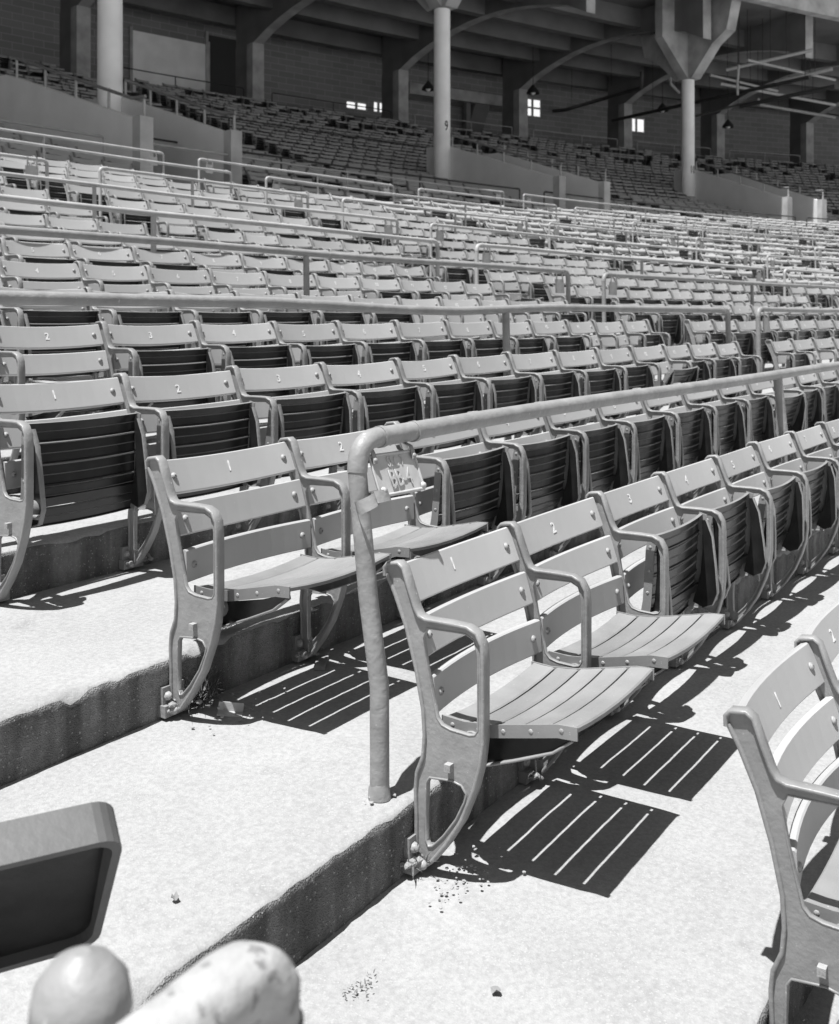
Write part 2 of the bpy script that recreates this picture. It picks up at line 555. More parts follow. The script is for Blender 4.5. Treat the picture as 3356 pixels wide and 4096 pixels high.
def seat_slat_mesh(i):
    v0 = EDGE[i] - .003; v1 = EDGE[i + 1] + .003
    mb = MB(); vs = []; N = 6
    vm = (v0 + v1) / 2
    sec = [(v0, -.012), (v0, -.003), (v0 - .004, 0.0), (vm, -.001), (v1 + .004, 0.0), (v1, -.003), (v1, -.012), (v1 + .003, -.012), (v1 + .004, -.006), (vm - .002, -.006), (vm, -.0095), (vm + .002, -.006), (v0 - .004, -.006), (v0 - .003, -.012)]
    k = len(sec)
    for j in range(N + 1):
        x = -LW / 2 + LW * j / N
        s = -.014 * (1 - (2 * x / LW) ** 2)
        for (v, dz) in sec:
            vs.append((x, v - PIV[0], zs(v) + dz + s - PIV[1]))
    fs = []; ms = []
    for j in range(N):
        for a in range(k):
            fs.append((j * k + a, j * k + (a + 1) % k, (j + 1) * k + (a + 1) % k, (j + 1) * k + a))
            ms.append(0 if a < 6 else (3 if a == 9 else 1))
    mb.add(vs, fs, ms)
    mb.add(vs[:k], [tuple(range(k))], 0); mb.add(vs[-k:], [tuple(range(k))], 0)
    return mb


def seat_bracket(mb):
    for s in (-1, 1):
        x = s * LW / 2
        vv = [-.100, -.16, -.234, -.30, -.343, -.40, -.448]
        # edge strip with its screws
        vs = []
        for v in vv:
            z = zs(v) - PIV[1]
            for (dx, dz) in ((0, .002), (s * .004, .002), (s * .004, -.028), (0, -.028)): vs.append((x + dx, v - PIV[0], z + dz))
        fs = [(i * 4 + a, i * 4 + (a + 1) % 4, i * 4 + 4 + (a + 1) % 4, i * 4 + 4 + a) for i in range(len(vv) - 1) for a in range(4)]
        mb.add(vs, fs, 0); mb.add(vs[:4], [(0, 1, 2, 3)], 0); mb.add(vs[-4:], [(0, 1, 2, 3)], 0)
        for v in (-.13, -.20, -.265, -.335, -.41): mb.dome((x + s * .004, v - PIV[0], zs(v) - .013 - PIV[1]), (s, 0, 0), .006, .002, 2, 7)
        # carrier arm under the seat
        arm = [(.050, .020), (.055, -.02), (.030, -.048), (-.015, -.052), (-.10, -.020), (-.20, .022), (-.248, .058), (-.245, .070), (-.15, .040), (-.06, .022)]
        mb.plate(arm, [], x - s * .016, .007, 1)
        mb.ribbon([(.055, -.01), (.034, -.046), (-.015, -.052), (-.10, -.020), (-.20, .022), (-.248, .058)], .018, .006, x - s * .010, 3)
        # hinge boss and stop lug
        mb.tube([(x - s * .016, 0, 0), (x + s * .012, 0, 0)], .030, 14, 3)
        mb.tube([(x - s * .004, .010, -.050), (x + s * .010, .012, -.026), (x + s * .012, -.006, -.01)], .009, 7, 3)
    # cross bar under the slats
    mb.box((-LW / 2 + .01, -.02, .020), (LW / 2 - .01, .01, .030), 1)


SM = [M['worn'], M['dark'], M['bolt'], M['iron']]
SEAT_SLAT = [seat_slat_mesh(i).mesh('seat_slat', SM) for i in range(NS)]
mbb = MB(); seat_bracket(mbb); SEAT_BR = mbb.mesh('seat', SM)
mbs = MB(); seat_bracket(mbs)
for i in range(NS):
    q = seat_slat_mesh(i); mbs.add(q.v, q.f, q.m)
SEAT_ALL = mbs.mesh('seat', SM)
NUM = {}


def num_mesh(k):
    if k not in NUM:
        me = text_mesh(str(k), .046, .0004, bold=.0006); me.materials.append(M['number']); NUM[k] = me
    return NUM[k]


# ------------------------------------------------------------------ low detail chair for the far rows (numpy template)
def lod_template(fold):
    mb = MB()
    fp = [FRONT[i] for i in (0, 3, 6, 8, 10, 13, 15, 18, 20)]
    rp = [REAR[i] for i in (0, 2, 4, 6, 11)]

    def strap(path, w, th, m):
        vs = []
        for i, p in enumerate(path):
            a = Vector(path[max(i - 1, 0)]); b = Vector(path[min(i + 1, len(path) - 1)]); t = (b - a).normalized(); nn = Vector((-t.y, t.x)) * th / 2
            for (dx, s) in ((-w / 2, -1), (w / 2, -1), (w / 2, 1), (-w / 2, 1)): vs.append((-.28 + dx, p[0] + nn.x * s, p[1] + nn.y * s))
        mb.add(vs, [(i * 4 + a, i * 4 + (a + 1) % 4, i * 4 + 4 + (a + 1) % 4, i * 4 + 4 + a) for i in range(len(path) - 1) for a in range(4)], m)
    strap(fp, .042, .012, 1); strap(rp, .026, .01, 1)
    mb.add([(-.28, y, z) for (y, z) in ((-.08, .335), (-.245, .335), (-.24, .27), (-.20, .215), (-.06, .215))], [(0, 1, 2, 3, 4)], 1)
    for (pt, pb) in SLATS:
        vs = []
        for i in range(5):
            x = -.265 + .53 * i / 4; b = .026 * (1 - (x / .265) ** 2)
            for (p, d) in ((pt, 0), (pb, 0), (pb, .013), (pt, .013)): vs.append((x, p[0] + b + d, p[1] - b * .35))
        mb.add(vs, [(i * 4 + a, i * 4 + (a + 1) % 4, i * 4 + 4 + (a + 1) % 4, i * 4 + 4 + a) for i in range(4) for a in range(4)], 0)
    c, s = math.cos(math.radians(-fold)), math.sin(math.radians(-fold))
    for i in range(NS):
        vs = []
        v0, v1 = EDGE[i] - .003, EDGE[i + 1] + .003
        for x in (-.23, .21):
            for (v, d) in ((v0, 0), (v1, 0), (v1, -.012), (v0, -.012)):
                y = v - PIV[0]; z = zs(v) + d - PIV[1]
                vs.append((x, y * c - z * s + PIV[0], y * s + z * c + PIV[1]))
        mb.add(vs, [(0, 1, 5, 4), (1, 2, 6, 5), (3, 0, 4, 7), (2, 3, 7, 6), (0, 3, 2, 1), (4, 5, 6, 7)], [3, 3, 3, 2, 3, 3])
    return mb


# ------------------------------------------------------------------ where the chairs are
SEC = [0, .56, 1.14, 1.72, 2.30, 2.84, 3.41, 3.97, 4.54, 5.08, 5.64, 6.10, 6.62, 7.10]     # standards of one section, seat by seat


def sections(n):
    """lists of standard positions (arc length along row n) and the section index"""
    v = VR(n); g = 1 + v / R
    out = []
    if n < 8:
        a0 = 0.0
        for s in range(5):
            out.append((s, [a0 * g + q * (1 if s == 0 else 1) for q in SEC])); a0 += 7.10 + .62
    elif n <= 18:
        b = [0.0, 4.5, 5.2, 8.05, 8.75, 12.6, 13.3, 17.0, 17.7, 21.4, 22.1, 25.8, 26.5, 30.2, 30.9, 34.6, 35.3, 39.0]
        for s in range(len(b) // 2):
            a, e = b[2 * s] * g, b[2 * s + 1] * g
            k = round((e - a) / .565)
            out.append((s, [a + (e - a) * i / k for i in range(k + 1)]))
    else:
        a = 6.0; s = 0
        while a < 60:
            e = a + 9.2
            k = round(9.2 * g / .545)
            out.append((s, [(a + 9.2 * i / k) * g for i in range(k + 1)])); a = e + .9; s += 1
    return out


def zv(v):
    n = v / D if v <= 14.67 else 18 + (v - 14.67) / .62
    i = math.floor(n); return zt(i) + (zt(i + 1) - zt(i)) * (n - i)


# columns first: they keep chairs clear of the ramps
def from_cam(px, depth):
    p = CAM + FW * depth + RT * ((px - PX) / FPX * depth)
    a = math.atan2(p.x, p.y + R)
    return a * R, math.hypot(p.x, p.y + R) - R


COLS = [(from_cam(440, 21.8), 21.8, ''), (from_cam(1768, 32.0), 32.0, '9'), (from_cam(2752, 41.5), 41.5, '10')]
RAMPS = []
for ((uc, vc), dep, t) in COLS: RAMPS.append((uc - .25 - (0 if t else 1.9), uc + .25 + (1.9 if t else 0), vc - 5.0, vc + .6))

chairs = []
for n in range(-1, NROW):
    v = VR(n)
    for (s, st) in sections(n):
        for k in range(len(st) - 1):
            a0, a1 = st[k] / (R + v), st[k + 1] / (R + v)
            am = (a0 + a1) / 2; u = am * R
            p = W(u, v, zt(n) + .5)
            q = proj(p)
            if q is None: continue
            if not (-260 < q[0] < 3500 and -200 < q[1] < 4700): continue
            if any(r[0] < u < r[1] and r[2] < v < r[3] for r in RAMPS): continue
            if n >= 37 and random.random() < .3: continue
            chairs.append(dict(n=n, s=s, k=k, a0=a0, a1=a1, am=am, v=v, dep=q[2], last=(k == len(st) - 2), cnt=len(st) - 1))
print('chairs', len(chairs))
chairs.sort(key=lambda c: c['dep'])
ORD = ['', 'first', 'second', 'third', 'fourth', 'fifth', 'sixth', 'seventh', 'eighth', 'ninth', 'tenth', 'eleventh', 'twelfth', 'thirteenth', 'fourteenth', 'fifteenth', 'sixteenth', 'seventeenth', 'eighteenth', 'nineteenth', 'twentieth']


def fold_angle(c):
    n, s, k = c['n'], c['s'], c['k']
    rr = random.Random(n * 1000 + s * 50 + k + 5).random()
    if s == -1: return 72
    if n == -1: return 0 if k == 0 else 72
    if n in (0, 1) and s == 0: return 0 if k < 2 else (72 if not (n == 1 and k == 9) else 60)
    if n == 2 and s == 0: return 48 if k == 9 else 72
    if n == 3: return 0 if (s == 0 and k in (1, 10, 11)) else (72 if rr < .85 else 0)
    if n == 4: return 0 if (s == 0 and k in (8, 9, 10, 11)) else 72
    if n == 5: return 0 if s == 0 and k < 9 else (72 if rr < .6 else 0)
    if n == 6: return 72 if rr < .8 else 0
    return 72 if rr < .84 else 0


ORD2 = ['zero', 'one', 'two', 'three', 'four', 'five', 'six', 'seven', 'eight', 'nine', 'ten', 'eleven', 'twelve', 'thirteen']


def row_phrase(n):
    if n == -1: return 'in the row two below the signed railing'
    if n == 0: return 'in the row just below the signed railing'
    return 'in the %s row behind the signed railing' % ORD[n]


near_set = chairs[:300]
far_set = chairs[300:]
for ci, c in enumerate(near_set):
    n, s, k = c['n'], c['s'], c['k']
    v = c['v']; rad = R + v
    pm = W(c['am'] * R, v, zt(n))
    root = link('stadium_seat', None, None, (pm.x, pm.y, pm.z + random.uniform(-.003, .003)), (0, 0, -c['am']))
    root.empty_display_size = .1
    w = rad * (c['a1'] - c['a0'])
    fa = fold_angle(c)
    state = 'folded down' if fa < 30 else ('half folded' if fa < 55 else 'folded up')
    NW = ORD2
    number = (k + 1) if s != -1 else (c['cnt'] - k)
    if s == -1:
        lab = 'grey slatted seat %s across the wide aisle, end seat of its row' % state if c['last'] else 'grey slatted seat across the wide aisle, %s place from the aisle end' % ORD[c['cnt'] - k]
        if n == -1: lab = lab.replace('of its row', 'one row lower').replace('across the wide aisle', 'of the lower row across the wide aisle')
    elif n <= 5 and s == 0:
        lab = 'grey seat painted number %s, %s, %s' % (NW[number], state, row_phrase(n))
    else:
        lab = 'grey seat %s, %s from aisle, %s block, %s row behind signed railing' % (state, ORD[k + 1], ORD[s + 1], ORD[n] if n > 0 else 'just below')
        if n <= 0: lab = 'grey seat %s, %s from aisle, %s block, %s' % (state, ORD[k + 1], ORD[s + 1], row_phrase(n))
    tag(root, lab, 'seat', 'grey stadium seats in curved rows')
    sc = (w - .02) / W0
    near = c['dep'] < 9.5
    for bi, (me, cc, tilt) in enumerate(BACK):
        b = link('back_slat', me, root, (random.uniform(-.003, .003), cc[0] + random.uniform(-.002, .002), cc[1] + random.uniform(-.002, .002)), (random.uniform(-.03, .03), random.uniform(-.006, .006), random.uniform(-.006, .006)), (sc, 1, 1))
        if bi == 0 and n < 8 and s >= 0 and c['dep'] < 16:
            nn = Vector((0, -math.cos(math.atan2(.037, .093)), math.sin(math.atan2(.037, .093))))
            off = nn * (-.028 + .0014); ds = random.uniform(-.008, .006)
            t = link('seat_number', num_mesh(number), b, (random.uniform(-.015, .015), off.y + .37 * ds, off.z + .93 * ds),
                     (math.radians(90) - math.atan2(.037, .093), random.uniform(-.08, .08), 0), (1 / sc, 1, 1))
    if near:
        so = link('seat', SEAT_BR, root, (-.012, PIV[0], PIV[1]), (math.radians(-fa + random.uniform(-5, 4) * (fa > 0)), 0, 0), (sc, 1, 1))
        for me in SEAT_SLAT: link('seat_slat', me, so)
    else:
        link('seat', SEAT_ALL, root, (-.012, PIV[0], PIV[1]), (math.radians(-fa + random.uniform(-8, 5) * (fa > 0)), 0, 0), (sc, 1, 1))
    link('standard', ST, root, (-w / 2, 0, 0), (0, random.uniform(-.012, .012), 0))
    if c['last']: link('standard', ST, root, (w / 2, 0, 0))

# far chairs: one mesh
V = []; F4 = []; MI = []; off = 0
tpl = {}
for f in (0, 45, 66, 76):
    t = lod_template(f)
    vv = np.array(t.v)
    loops = np.array([i for fc in t.f for i in fc], dtype=np.int64)
    cnt = np.array([len(fc) for fc in t.f], dtype=np.int64)
    tpl[f] = (vv, loops, cnt, np.array(t.m))
AV = []; AL = []; AC = []; AM = []
for c in far_set:
    vv, loops, cnt, mi = tpl[random.choice((66, 76, 76, 66, 45)) if fold_angle(c) > 30 else 0]
    w = (R + c['v']) * (c['a1'] - c['a0'])
    q = vv.copy(); q[:, 0] *= w / .56
    q[:, 1] += (q[:, 2] - .3) * random.uniform(-.05, .05); q[:, 2] += q[:, 0] * random.uniform(-.03, .03)
    jt = random.uniform(-.03, .03)
    ca, sa = math.cos(jt - c['am']), math.sin(jt - c['am'])
    pm = W(c['am'] * R, c['v'], zt(c['n']))
    x = q[:, 0] * ca - q[:, 1] * sa + pm.x; y = q[:, 0] * sa + q[:, 1] * ca + pm.y; z = q[:, 2] + pm.z + random.uniform(-.008, .008)
    AV.append(np.stack([x, y, z], 1)); AL.append(loops + off); AC.append(cnt); AM.append(mi)
    off += len(vv)
AV = np.concatenate(AV); AL = np.concatenate(AL); AC = np.concatenate(AC); AM = np.concatenate(AM)
me = bpy.data.meshes.new('distant_seats')
me.vertices.add(len(AV)); me.vertices.foreach_set('co', AV.astype(np.float32).ravel())
me.loops.add(len(AL)); me.loops.foreach_set('vertex_index', AL.astype(np.int32))
me.polygons.add(len(AC)); me.polygons.foreach_set('loop_start', np.concatenate([[0], np.cumsum(AC)[:-1]]).astype(np.int32))
me.polygons.foreach_set('loop_total', AC.astype(np.int32))
for q in (M['paint'], M['iron'], M['dark'], M['worn']): me.materials.append(q)
me.polygons.foreach_set('material_index', AM.astype(np.int32))
me.update(); me.validate()
tag(link('distant_seats', me), 'far rows of small grey stadium seats rising into the roof shade', 'seats', kind='stuff')

# ------------------------------------------------------------------ pipe railings


def arc(p0, pc, p1, k=6):
    """rounded corner between p0 and p1 round the corner point pc"""
    out = []
    for i in range(k + 1):
        t = i / k
        out.append(p0 * (1 - t) ** 2 + pc * 2 * t * (1 - t) + p1 * t * t)
    return out


def railing(n, ua, ub, label, rad=.0235, lean=0.0, mats=None, mid=True, hh=.835, group=None, seg=12, dip=None, detail=False, open_a=False, zbase=None, v=None, kindname='pipe_railing'):
    v = VR(n) + (.022 if n == 0 else .055) if v is None else v
    zb = zt(n + 1) - .035 if zbase is None else zbase
    zr = zb + hh
    mats = mats or M['pipe_far']
    root = link(kindname, None, None, W(ua, v, zb)); root.empty_display_size = .1
    base = W(ua, v, zb)
    root.rotation_euler = (0, 0, 0)

    def L(p): return p - base
    mb = MB()
    k = max(4, int((ub - ua) / .5))
    pts = []
    for i in range(k + 1):
        u = ua + (ub - ua) * i / k
        dz = dip(u) if dip else .004 * math.sin(u * 1.7 + n)
        pts.append(W(u, v + lean, zr + dz))
    rb = .075 if n < 8 else .05
    du = (W(ub, v, 0) - W(ua, v, 0)).normalized()
    A = pts[0]; B = pts[-1]
    path = []
    if not open_a: path += arc(A + Vector((0, 0, -rb)) , A, W(ua + rb, v + lean, A.z), 7)
    path += pts[1:-1]
    path += arc(W(ub - rb, v + lean, B.z), B, B + Vector((0, 0, -rb)), 7)
    mb.tube([L(p) for p in path], rad, seg, jitter=.0012 if detail else 0)
    build(mb, 'rail', [mats], root)
    posts = [] if open_a else [(ua, A)]
    if mid:
        nm = max(1, round((ub - ua) / 3.5) - 1) if ub - ua > 2.6 else 0
        for j in range(nm):
            i = round(k * (j + 1) / (nm + 1)); posts.append((ua + (ub - ua) * i / k, pts[i]))
    posts.append((ub, B))
    for (u, top) in posts:
        mb = MB()
        f = W(u, v, zb - .01)
        end = top + Vector((0, 0, -rb if u in (ua, ub) else -.005))
        path = [f, f + Vector((0, 0, (end.z - f.z) * .35)), f.lerp(end, .62) + Vector((0, -lean * .12, 0)), end]
        mb.tube([L(p) for p in path], rad * .94, seg, jitter=.0012 if detail else 0)
        if detail and u == ua:
            mb.tube([L(f + Vector((0, 0, .008))), L(f + Vector((0, 0, .03))), L(f + Vector((0, 0, .045)))], [rad * 1.12, rad * 1.05, rad * .9], seg, jitter=.003)
        build(mb, 'post', [mats], root)
    if detail:
        for u in (ua + rb + .012, ua + .235):
            mb = MB(); p = W(u, v + lean, zr); q = W(u + .016, v + lean, zr)
            mb.tube([L(p), L(q)], rad * 1.12, 20)
            build(mb, 'collar', [mats], root)
    else:
        for u in ((ua + rb, ub - rb - .05) if not open_a else (ub - rb - .05,)):
            mb = MB()
            mb.tube([L(W(u, v + lean, zr + (pts[0].z - zr if u < ua + 1 else pts[-1].z - zr))), L(W(u + .04, v + lean, zr + (pts[0].z - zr if u < ua + 1 else pts[-1].z - zr)))], rad * 1.25, seg)
            build(mb, 'fitting', [mats], root)
    tag(root, label, 'railing', group)
    return root


def small_sign(n, u, lean, label, v=None, rot=0.0):
    """plain plate hung under the end of a rail, lettering not legible from here"""
    v = VR(n) + .040 if v is None else v
    zr = zt(n + 1) + .80
    p = W(u, v + lean, zr - .14)
    root = link('section_sign', None, None, p, (random.uniform(-.1, .1), random.uniform(-.05, .05), -u / R + rot)); root.empty_display_size = .05
    mb = MB(); mb.box((-.075, -.003, -.075), (.075, .003, .06)); mb.ribbon([(0, 0)] * 0 or [(-.004, -.075), (-.008, -.07), (-.004, .06)], .15, .002)
    build(mb, 'plate', [M['tin']], root)
    for x in (-.055, .055):
        mb = MB(); mb.box((x - .009, -.008, .03), (x + .009, -.004, .15)); mb.dome((x, -.008, .045), (0, -1, 0), .006, .004, 0, 6)
        build(mb, 'strap', [M['pipe_far']], root)
    tag(root, label, 'sign', 'plates hung under the rail ends')


RN = {0: 'below row one', 2: 'second', 4: 'fourth', 6: 'sixth', 8: 'eighth', 10: 'tenth', 12: 'twelfth', 14: 'fourteenth', 16: 'sixteenth'}
railing(0, -.045, 7.0, 'thick peeling grey pipe railing with the section sign at its bent end', .0245, .066, M['pipe'], seg=20, detail=True)
railing(0, 7.6, 14.8, 'peeling grey pipe railing past the next aisle, in line with signed railing', .0245, .03, M['pipe'])


def dip2(u):
    return -.035 * max(0, 1 - abs(u - 2.75) / 1.25) - .012


railing(2, -.1, 6.95, 'grey pipe railing with a kink, next up from the signed railing', .0245, .015, M['pipe'], dip=dip2, seg=16)
for n in range(2, 17, 2):
    if n < 8:
        spans = [(-.1, 6.95), (7.62, 14.7), (15.4, 22.4), (23.1, 30.1)]
    else:
        b = [0.0, 4.5, 5.2, 8.05, 8.75, 12.6, 13.3, 17.0, 17.7, 21.4, 22.1, 25.8, 26.5, 30.2, 30.9, 34.6]
        spans = [(b[2 * i] - .05, b[2 * i + 1] + .05) for i in range(len(b) // 2)]
        if n % 4 == 0: spans = [(b[4 * i] - .05, b[4 * i + 3] + .05) for i in range(len(b) // 4)]
    for si, (a, e) in enumerate(spans):
        if n == 2 and si == 0:
            continue
        qa, qe = proj(W(a, n * D, zt(n) + .7)), proj(W(e, n * D, zt(n) + .7))
        if not qa or not qe or qa[0] > 3450 or qe[0] < -100: continue
        railing(n, a, e, 'grey pipe railing behind the %s row above signed railing, %s span from wide aisle' % (ORD[n], ORD[si + 1]), .0235 if n < 8 else .020, random.uniform(.0, .02), M['pipe'] if n < 6 else M['pipe_far'], group='pipe railings between the rows, behind row %d' % n, seg=10)
    for si, (a, e) in enumerate(spans):
        for u in (a + .17, e - .17):
            q = proj(W(u, n * D, zt(n) + .7))
            if q and 0 < q[0] < 3400 and q[2] < 26 and random.random() < .75:
                small_sign(n, u, .015, 'small plate hung at the %s end of the %s rail span behind the %s row' % ('near' if u == a + .17 else 'far', ORD[si + 1], ORD[n]))
for (a, e) in ((9.5, 19.0), (19.8, 29.5), (30.0, 40.0), (40.8, 52)):
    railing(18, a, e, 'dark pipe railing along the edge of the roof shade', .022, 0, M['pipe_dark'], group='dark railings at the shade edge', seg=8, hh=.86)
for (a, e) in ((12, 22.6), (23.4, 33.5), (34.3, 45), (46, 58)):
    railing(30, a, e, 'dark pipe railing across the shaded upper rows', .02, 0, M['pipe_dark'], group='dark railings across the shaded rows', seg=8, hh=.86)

# ------------------------------------------------------------------ the section sign with its embossed lettering
ps = W(.045, .022 + .062, zt(1) + .80)
sg = link('section_sign', None, None, (ps.x, ps.y - .030, ps.z - .088), (math.radians(-22), math.radians(2), 0)); sg.empty_display_size = .05
mb = MB()
nx, nz = 12, 10
X0, X1, Z0, Z1 = -.065, .125, -.050, .050
vs = []
for j in range(nz + 1):
    for i in range(nx + 1):
        x = X0 + (X1 - X0) * i / nx; z = Z0 + (Z1 - Z0) * j / nz
        vs.append((x, -.0015 * math.sin(x * 30 + z * 18) - .001 * math.sin(z * 40), z))
o = len(vs)
vs += [(x, y + .003, z) for (x, y, z) in vs]
fs = [(j * (nx + 1) + i, j * (nx + 1) + i + 1, (j + 1) * (nx + 1) + i + 1, (j + 1) * (nx + 1) + i) for j in range(nz) for i in range(nx)]
fs += [tuple(q + o for q in reversed(f)) for f in fs]
mb.add(vs, fs, 0, True)
mb.tube([(X0, .0, Z0), (X1, .0, Z0)], .0045, 8); mb.tube([(X0, .0, Z1), (X1, .0, Z1)], .004, 8)
mb.tube([(X0, 0, Z0), (X0, 0, Z1)], .003, 8); mb.tube([(X1, 0, Z0), (X1, 0, Z1)], .004, 8)
for (x, z) in ((X0 + .012, -.038), (X1 - .006, -.042)): mb.dome((x, -.004, z), (0, -1, 0), .009, .008, 0, 8)
build(mb, 'plate', [M['tin']], sg)
for (body, size, x, z) in (('SEC 7', .034, .032, .028), ('BB-4', .058, .036, -.014)):
    me = text_mesh(body, size, .0010, 1.0, .0004); me.materials.append(M['tin'])
    link('lettering', me, sg, (x, -.0030, z), (math.radians(90), 0, 0), (.85, 1.05, 1))
for x in (X0 + .010, X1 - .012):
    mb = MB()
    mb.ribbon([(-.006, .028), (-.008, .050), (-.006, .062), (.008, .074), (.02, .09)], .016, .003, x)
    mb.ribbon([(.016, .05), (.030, .066), (.034, .09)], .016, .003, x)
    mb.dome((x, -.007, .036), (0, -1, 0), .007, .007, 0, 8)
    build(mb, 'strap', [M['pipe']], sg)
mb = MB()
rr = .0245 * 1.14
cy_ = .020
mb.ribbon([(-.010, -.066), (-.008, -.036)], .055, .003, -.070)
vs = []
for i in range(17):
    q = 2 * math.pi * i / 16
    x, y = -.098 + rr * math.cos(q), cy_ + rr * math.sin(q)
    vs += [(x, y, -.072 + (x + .098) * .25), (x, y, -.040 + (x + .098) * .25)]
mb.add(vs, [(2 * i, 2 * i + 2, 2 * i + 3, 2 * i + 1) for i in range(16)], 0, True)
build(mb, 'clamp', [M['pipe']], sg)
tag(sg, 'bent metal plate embossed SEC 7 hanging under the bent railing end', 'sign')

# ------------------------------------------------------------------ columns, ramp walls, roof
CEIL = 13.9
for ((uc, vc), dep, t) in COLS:
    b = W(uc, vc, 0); zb = zv(vc) - .5
    root = link('column', None, None, (b.x, b.y, zb), (0, 0, -uc / R)); root.empty_display_size = .2
    top = 10.8
    mb = MB(); mb.tube([(0, 0, 0), (0, 0, 1), (0, 0, top - zb)], [.275, .262, .250], 32)
    build(mb, 'shaft', [M['shaft']], root)
    mb = MB()
    h0 = top - zb - .02; h1 = CEIL - zb - .1
    prof = [(-.42, h0), (.42, h0), (1.5, h0 + 1.0), (2.2, h0 + 1.35), (2.6, h1), (-2.6, h1), (-2.2, h0 + 1.5), (-1.5, h0 + 1.12)]
    mb.plate(prof, [], 0, .5)
    build(mb, 'capital', [M['pier']], root)
    # cross girder haunches
    mb = MB()
    for s in (-1, 1):
        pr = [(-.24, h0), (.24, h0), (.24, h1), (-.24, h1)]
        vs = [(s * .251, -.24, h0), (s * .251, .24, h0), (s * .251, .24, h1), (s * .251, -.24, h1), (s * 1.6, -.2, h0 + 1.5), (s * 1.6, .2, h0 + 1.5), (s * 1.6, .2, h1), (s * 1.6, -.2, h1)]
        mb.add(vs, [(0, 1, 2, 3), (4, 5, 6, 7), (0, 1, 5, 4), (1, 2, 6, 5), (2, 3, 7, 6), (3, 0, 4, 7)])
    build(mb, 'haunch', [M['pier']], root)
    if t:
        me = text_mesh(t, .42, .001, bold=.004); me.materials.append(M['near_black'])
        hx = ray_h(510 if t == '9' else 683, dep) - zb
        dirc = Vector((CAM.x - b.x, CAM.y - b.y)).normalized()
        ang = math.atan2(dirc.y, dirc.x) + uc / R + (.55 if t == '9' else .75)
        # wrap the figure round the shaft
        for vtx in me.vertices:
            r0 = .264 + vtx.co.z + .002
            th = ang + vtx.co.x * .62 / .264
            vtx.co = (r0 * math.cos(th), r0 * math.sin(th), vtx.co.y)
        link('number', me, root, (0, 0, hx))
    tag(root, 'round pale concrete column numbered %s beside a ramp wall' % t if t else 'round pale concrete column at the leftmost ramp, without a number in view', 'column', None)

WALL_LAB = {0: 'at the unnumbered column', 1: 'at the column numbered 9', 2: 'at the column numbered 10'}
for ci, ((uc, vc), dep, t) in enumerate(COLS):
    for wi, (du, ln) in enumerate((((.2, 4.8), (1.95, 4.6)) if t else ((-1.75, 4.5), (.2, 4.0)))):
        u = uc + du
        b = W(u, vc, 0)
        root = link('ramp_wall', None, None, (b.x, b.y, 0), (0, 0, -u / R)); root.empty_display_size = .2
        n0 = vc; n1 = vc - ln; zf = zv
        z0 = zf(n0) + 1.62; z1 = zf(n1) + 1.5
        mb = MB()
        mb.plate([(.9, zf(n0) - .5), (.9, z0 + .05), (0, z0), (-ln + .3, z1), (-ln + .3, zf(n1) - .6)], [], 0, .22)
        build(mb, 'wall', [M['wall']], root)
        mb = MB(); mb.box((-.13, -ln + .08, zf(n1) - .6), (.13, -ln + .3, z1 + .02)); build(mb, 'end_post', [M['pier']], root)
        mb = MB()
        mb.tube([(0, -.2, z0 + .30), (0, -ln + .5, z1 + .38), (0, -ln + .12, z1 + .36)], .03, 8)
        build(mb, 'handrail', [M['iron']], root)
        for i in range(5):
            f = i / 4; y = -.2 + (-ln + .35) * f; zz = z0 + (z1 - z0) * (-y / (ln - .3))
            mb = MB(); mb.tube([(0, y, zz - .02), (0, y, zz + .36)], .026, 8)
            build(mb, 'rail_post', [M['pipe_far']], root)
        tag(root, 'sloping concrete ramp wall with pipe handrail, %s one %s' % ('near' if wi == 0 else 'far', WALL_LAB[ci]), 'wall')

# roof slab (underside of the upper deck) and its joists
VB = 31.0
def v_front(u):
    return float(np.interp(u, [c[0][0] for c in COLS], [c[0][1] - 4.75 for c in COLS]))



def arc_slab(name, v0, v1, z0, z1, m, ua=0.0, ub=U1, k=70, parent=None):
    mb = MB(); vs = []; fs = []
    for i in range(k + 1):
        u = ua + (ub - ua) * i / k
        va = v_front(u) if v0 is None else v0
        for (v, z) in ((va, z0), (v1, z0), (v1, z1), (va, z1)): vs.append(W(u, v, z))
    for i in range(k):
        for a in range(4): fs.append((i * 4 + a, i * 4 + (a + 1) % 4, i * 4 + 4 + (a + 1) % 4, i * 4 + 4 + a))
    fs += [(0, 1, 2, 3), (4 * k, 4 * k + 1, 4 * k + 2, 4 * k + 3)]
    mb.add(vs, fs)
    return build(mb, name, [m], parent)


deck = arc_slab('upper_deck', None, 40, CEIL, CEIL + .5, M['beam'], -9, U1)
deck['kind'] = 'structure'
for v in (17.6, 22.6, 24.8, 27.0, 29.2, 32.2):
    arc_slab('joist', v, v + .38, CEIL - .75, CEIL - .01, M['beam'] if v > 20 else M['pier'], -9, U1, parent=deck)

